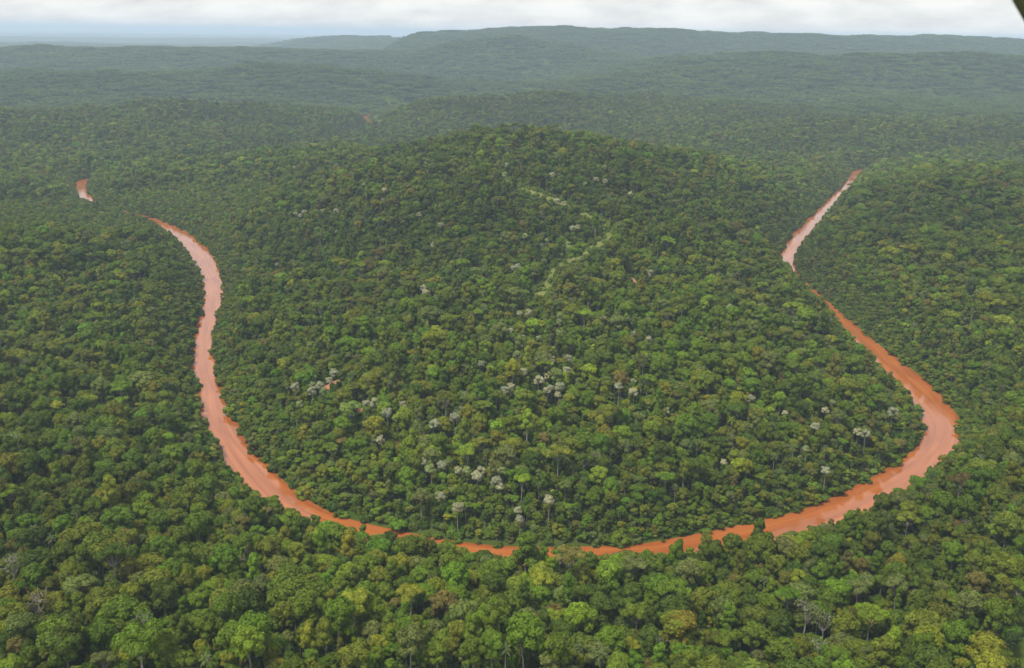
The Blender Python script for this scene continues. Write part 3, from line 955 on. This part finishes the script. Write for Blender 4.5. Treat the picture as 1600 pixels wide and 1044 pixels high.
def scatter(name, P, kidx, rz, scl, tnt, label):
    me = bpy.data.meshes.new(name)
    me.vertices.add(len(P)); me.vertices.foreach_set('co', np.asarray(P, np.float32).ravel())

    def put(nm, typ, data, field):
        a_ = me.attributes.new(nm, typ, 'POINT'); a_.data.foreach_set(field, np.ascontiguousarray(data).ravel())
    put('kind_index', 'INT', kidx.astype(np.int32), 'value')
    put('turn', 'FLOAT_VECTOR', np.column_stack([np.zeros((len(P), 2)), rz]).astype(np.float32), 'vector')
    put('grow', 'FLOAT_VECTOR', scl.astype(np.float32), 'vector')
    put('tint', 'FLOAT_VECTOR', tnt.astype(np.float32), 'vector')
    o = link(name, me, [M_LEAF, M_BARK], kind='stuff', label=label)
    ng = bpy.data.node_groups.new(name, 'GeometryNodeTree')
    ng.interface.new_socket('Geometry', in_out='INPUT', socket_type='NodeSocketGeometry')
    ng.interface.new_socket('Geometry', in_out='OUTPUT', socket_type='NodeSocketGeometry')
    nd = ng.nodes
    gi, go = nd.new('NodeGroupInput'), nd.new('NodeGroupOutput')
    iop = nd.new('GeometryNodeInstanceOnPoints'); iop.inputs['Pick Instance'].default_value = True
    ci = nd.new('GeometryNodeCollectionInfo'); ci.inputs['Collection'].default_value = hidden
    ci.inputs['Separate Children'].default_value = True; ci.inputs['Reset Children'].default_value = True

    def named(nm, dt):
        q_ = nd.new('GeometryNodeInputNamedAttribute'); q_.data_type = dt; q_.inputs['Name'].default_value = nm
        return q_.outputs[0]
    e2r = nd.new('FunctionNodeEulerToRotation')
    lk = ng.links
    lk.new(gi.outputs[0], iop.inputs['Points']); lk.new(ci.outputs[0], iop.inputs['Instance'])
    lk.new(named('kind_index', 'INT'), iop.inputs['Instance Index'])
    lk.new(named('turn', 'FLOAT_VECTOR'), e2r.inputs[0]); lk.new(e2r.outputs[0], iop.inputs['Rotation'])
    lk.new(named('grow', 'FLOAT_VECTOR'), iop.inputs['Scale'])
    lk.new(iop.outputs[0], go.inputs[0])
    md = o.modifiers.new('scatter', 'NODES'); md.node_group = ng
    return o


rest = ~chosen
P_ = [np.column_stack([X, Y, Z])[rest]]; K_ = [kind[rest]]; R_ = [rot[rest]]
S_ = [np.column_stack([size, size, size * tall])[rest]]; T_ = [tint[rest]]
# beyond: patches of wood, growing coarser
for (r0, r1, step, scl) in ((NEAR_MAX - 15, 9500, 42, 1.0), (9500, 26000, 118, 2.8)):
    px_, py_ = jitter_grid(step, r0, r1, math.radians(29.5), RNG)
    dd = river_dist(px_, py_)
    ok = dd > 26 * scl
    px_, py_, dd = px_[ok], py_[ok], dd[ok]
    m_ = len(px_)
    pz_ = terrain(px_, py_, dd) - 1.5
    P_.append(np.column_stack([px_, py_, pz_])); K_.append(np.array(PATCH)[RNG.integers(0, len(PATCH), m_)])
    R_.append(RNG.uniform(0, 6.28, m_)); S_.append(np.column_stack([np.full(m_, scl), np.full(m_, scl), np.full(m_, 1.0 + 0.25 * (scl - 1))]))
    dr = fbm(px_, py_, 500, 33, 3)[:, None]
    T_.append((np.array((0.078, 0.122, 0.018)) + dr * np.array((0.03, 0.03, 0.006))) * np.exp(RNG.normal(0, 0.11, (m_, 1))))
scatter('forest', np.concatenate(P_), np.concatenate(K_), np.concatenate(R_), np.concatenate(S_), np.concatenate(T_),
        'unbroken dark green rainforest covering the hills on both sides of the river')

# low growth in the gaps, on the banks and along the track
bx, by = jitter_grid(5.6, 330, 1500, HALF, RNG)
bd = river_dist(bx, by); bt = trail_dist(bx, by)
ok = (bd > 0.6) & (bt > 3.0 + 3.4 * RNG.random(len(bt)))
for bx_, by_, br_ in BARE:
    ok &= np.hypot(bx - bx_, by - by_) > br_ * 0.9
bx, by, bd, bt = bx[ok], by[ok], bd[ok], bt[ok]
m_ = len(bx)
bs_ = RNG.uniform(0.7, 1.5, m_)
btall = np.where(RNG.random(m_) < 0.3, RNG.uniform(1.5, 2.6, m_), RNG.uniform(0.7, 1.3, m_))
near_b = np.clip(1 - bd / 10, 0, 1)
btall = btall * (1 - 0.15 * near_b)
tt = np.array((0.098, 0.148, 0.018)) * np.exp(RNG.normal(0, 0.25, (m_, 1))) * np.exp(RNG.normal(0, 0.06, (m_, 3)))
tt = np.where((bt < 13)[:, None], np.array((0.135, 0.185, 0.022)) * np.exp(RNG.normal(0, 0.15, (m_, 1))), tt)
bz = terrain(bx, by, bd) - 0.2
scatter('undergrowth', np.column_stack([bx, by, bz]), np.array(BUSH)[RNG.integers(0, len(BUSH), m_)], RNG.uniform(0, 6.28, m_),
        np.column_stack([bs_, bs_, bs_ * btall]), tt, 'low bushes and creepers filling the gaps between the trees')

# ------------------------------------------------------------------ the trees that show largest, one by one
ORD = ['first', 'second', 'third', 'fourth', 'fifth', 'sixth', 'seventh', 'eighth', 'ninth', 'tenth', 'eleventh', 'twelfth', 'thirteenth', 'fourteenth',
       'fifteenth', 'sixteenth', 'seventeenth', 'eighteenth', 'nineteenth', 'twentieth']


def ordinal(k, n_):
    if k == 0:
        return 'leftmost'
    if k == n_ - 1:
        return 'rightmost'
    return ORD[k] + ' from left' if k < n_ / 2 else ORD[n_ - 1 - k] + ' from right'


def tint_name(i):
    return PALE_TINTS[ti[i] - 100][0] if ti[i] >= 100 else TINTS[ti[i]][0]


def place_of(i):
    if D[i] < 14:
        return 'overhanging the river' if Y[i] < 700 else 'at the river edge'
    inside = Y[i] > np.interp(X[i], [-300, -150, 0, 150, 300], [700, 560, 500, 530, 640]) and abs(X[i]) < 320
    if inside:
        v_ = Vv[i]
        if v_ > 760: return 'just above the far bank'
        if v_ > 640: return 'on the lower hill slope'
        if v_ > 500: return 'halfway up the hill'
        if v_ > 380: return 'on the upper hill slope'
        return 'near the hilltop'
    if Y[i] > 1100:
        return 'in the distant forest'
    v_ = Vv[i]
    if v_ > 985: return 'at the bottom edge'
    if v_ > 915: return 'on the near bank'
    return 'behind the near bank'


def grade(i):
    return 'large' if rr[i] > 7.2 else 'small' if rr[i] < 5.0 else 'medium'


def make_labels(idx, noun, with_form):
    """look first, then place, then what it stands beside, last its rank among its look-alikes"""
    lab = {}
    base = {}
    for i in idx:
        f = KINDS[kind[i]].form if with_form else ''
        base[i] = ' '.join(('%s %s %s %s' % (grade(i) if with_form else '', tint_name(i), f, noun)).split())
    todo = {}
    for i in idx:
        todo.setdefault(base[i] + ' ' + place_of(i), []).append(i)
    for key, ids in todo.items():
        if len(ids) == 1:
            lab[ids[0]] = key
            continue
        # beside a tree of another colour
        nbs = {}
        for i in ids:
            dm, j = min((math.hypot(X[j] - X[i], Y[j] - Y[i]), j) for j in pick if j != i and ti[j] != ti[i])
            if dm < rr[i] + rr[j] + 1.5:
                nbs.setdefault(' beside %s %s tree' % (('an ' if tint_name(j)[0] in 'aeiou' else 'a ') + tint_name(j), KINDS[kind[j]].form), []).append(i)
        for nb, js in nbs.items():
            if len(js) == 1 and len((key + nb).split()) < 17:
                lab[js[0]] = key + nb
        ids = sorted(ids, key=lambda q_: U[q_])
        for k_, i in enumerate(ids):
            if i not in lab:
                lab[i] = '%s of the %ss %s' % (ordinal(k_, len(ids)), base[i], place_of(i))
    return lab


def plant(i, name, label, cat, group):
    kd = KINDS[kind[i]]
    r_ = bpy.data.objects.new(name, None)
    r_.empty_display_size = 2
    r_.location = (X[i], Y[i], Z[i]); r_.rotation_euler = (0, 0, rot[i]); r_.scale = (size[i], size[i], size[i] * tall[i])
    r_['label'] = label; r_['category'] = cat; r_['group'] = group
    COL.objects.link(r_)
    c = bpy.data.objects.new('crown', kd.crown); COL.objects.link(c); c.parent = r_
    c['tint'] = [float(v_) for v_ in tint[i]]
    t_ = bpy.data.objects.new('trunk', kd.trunk); COL.objects.link(t_); t_.parent = r_


for idx, noun, cat, group, wf in ((pick, 'tree', 'tree', 'rainforest trees of the near bank', True),
                                  (pick_palm, 'palm', 'palm', 'palms standing among the trees', False),
                                  (pick_pale, 'blossoming tree', 'blossoming tree', 'pale blossoming trees on the hill', False)):
    labs = make_labels(idx, noun, wf)
    for i in idx:
        plant(i, KINDS[kind[i]].name, labs[i], cat, group)

# ------------------------------------------------------------------ the aeroplane's strut, two metres to the right of the lens
ctr = np.array([1622.0, -20.0]); dr_ = np.array([0.49, 0.87])
path = []
for s in np.linspace(-1100, 1000, 12):
    u, v = ctr + dr_ * s
    d = sight(u, v)
    path.append(d * 2.0 + np.array((0, 0, EYE_H)))
V, Fq = tube(path, [0.05] * 12, 20)
me = quick_mesh('aircraft_strut', V, Fq, 4, True)
link('aircraft_strut', me, [M_STRUT], label='blurred olive grey aircraft strut crossing the top corner of the sky', category='aircraft strut')

# ------------------------------------------------------------------ haze
m, N, L = new_mat('haze_air')
pv_ = N.new('ShaderNodeVolumePrincipled')
pv_.inputs['Color'].default_value = (0.64, 0.795, 1.0, 1)
pv_.inputs['Density'].default_value = 7.0e-5
out = N.new('ShaderNodeOutputMaterial'); L.new(pv_.outputs[0], out.inputs['Volume'])
B = 95000.0
zb, zt = -6.0, 348.0
V = [(-B, -B, zb), (B, -B, zb), (B, B, zb), (-B, B, zb), (-B, -B, zt), (B, -B, zt), (B, B, zt), (-B, B, zt)]
me = bpy.data.meshes.new('haze')
me.from_pydata(V, [], [(3, 2, 1, 0), (4, 5, 6, 7), (0, 1, 5, 4), (1, 2, 6, 5), (2, 3, 7, 6), (3, 0, 4, 7)])
link('haze', me, [m], kind='stuff', label='thin blue haze over the distant hills')
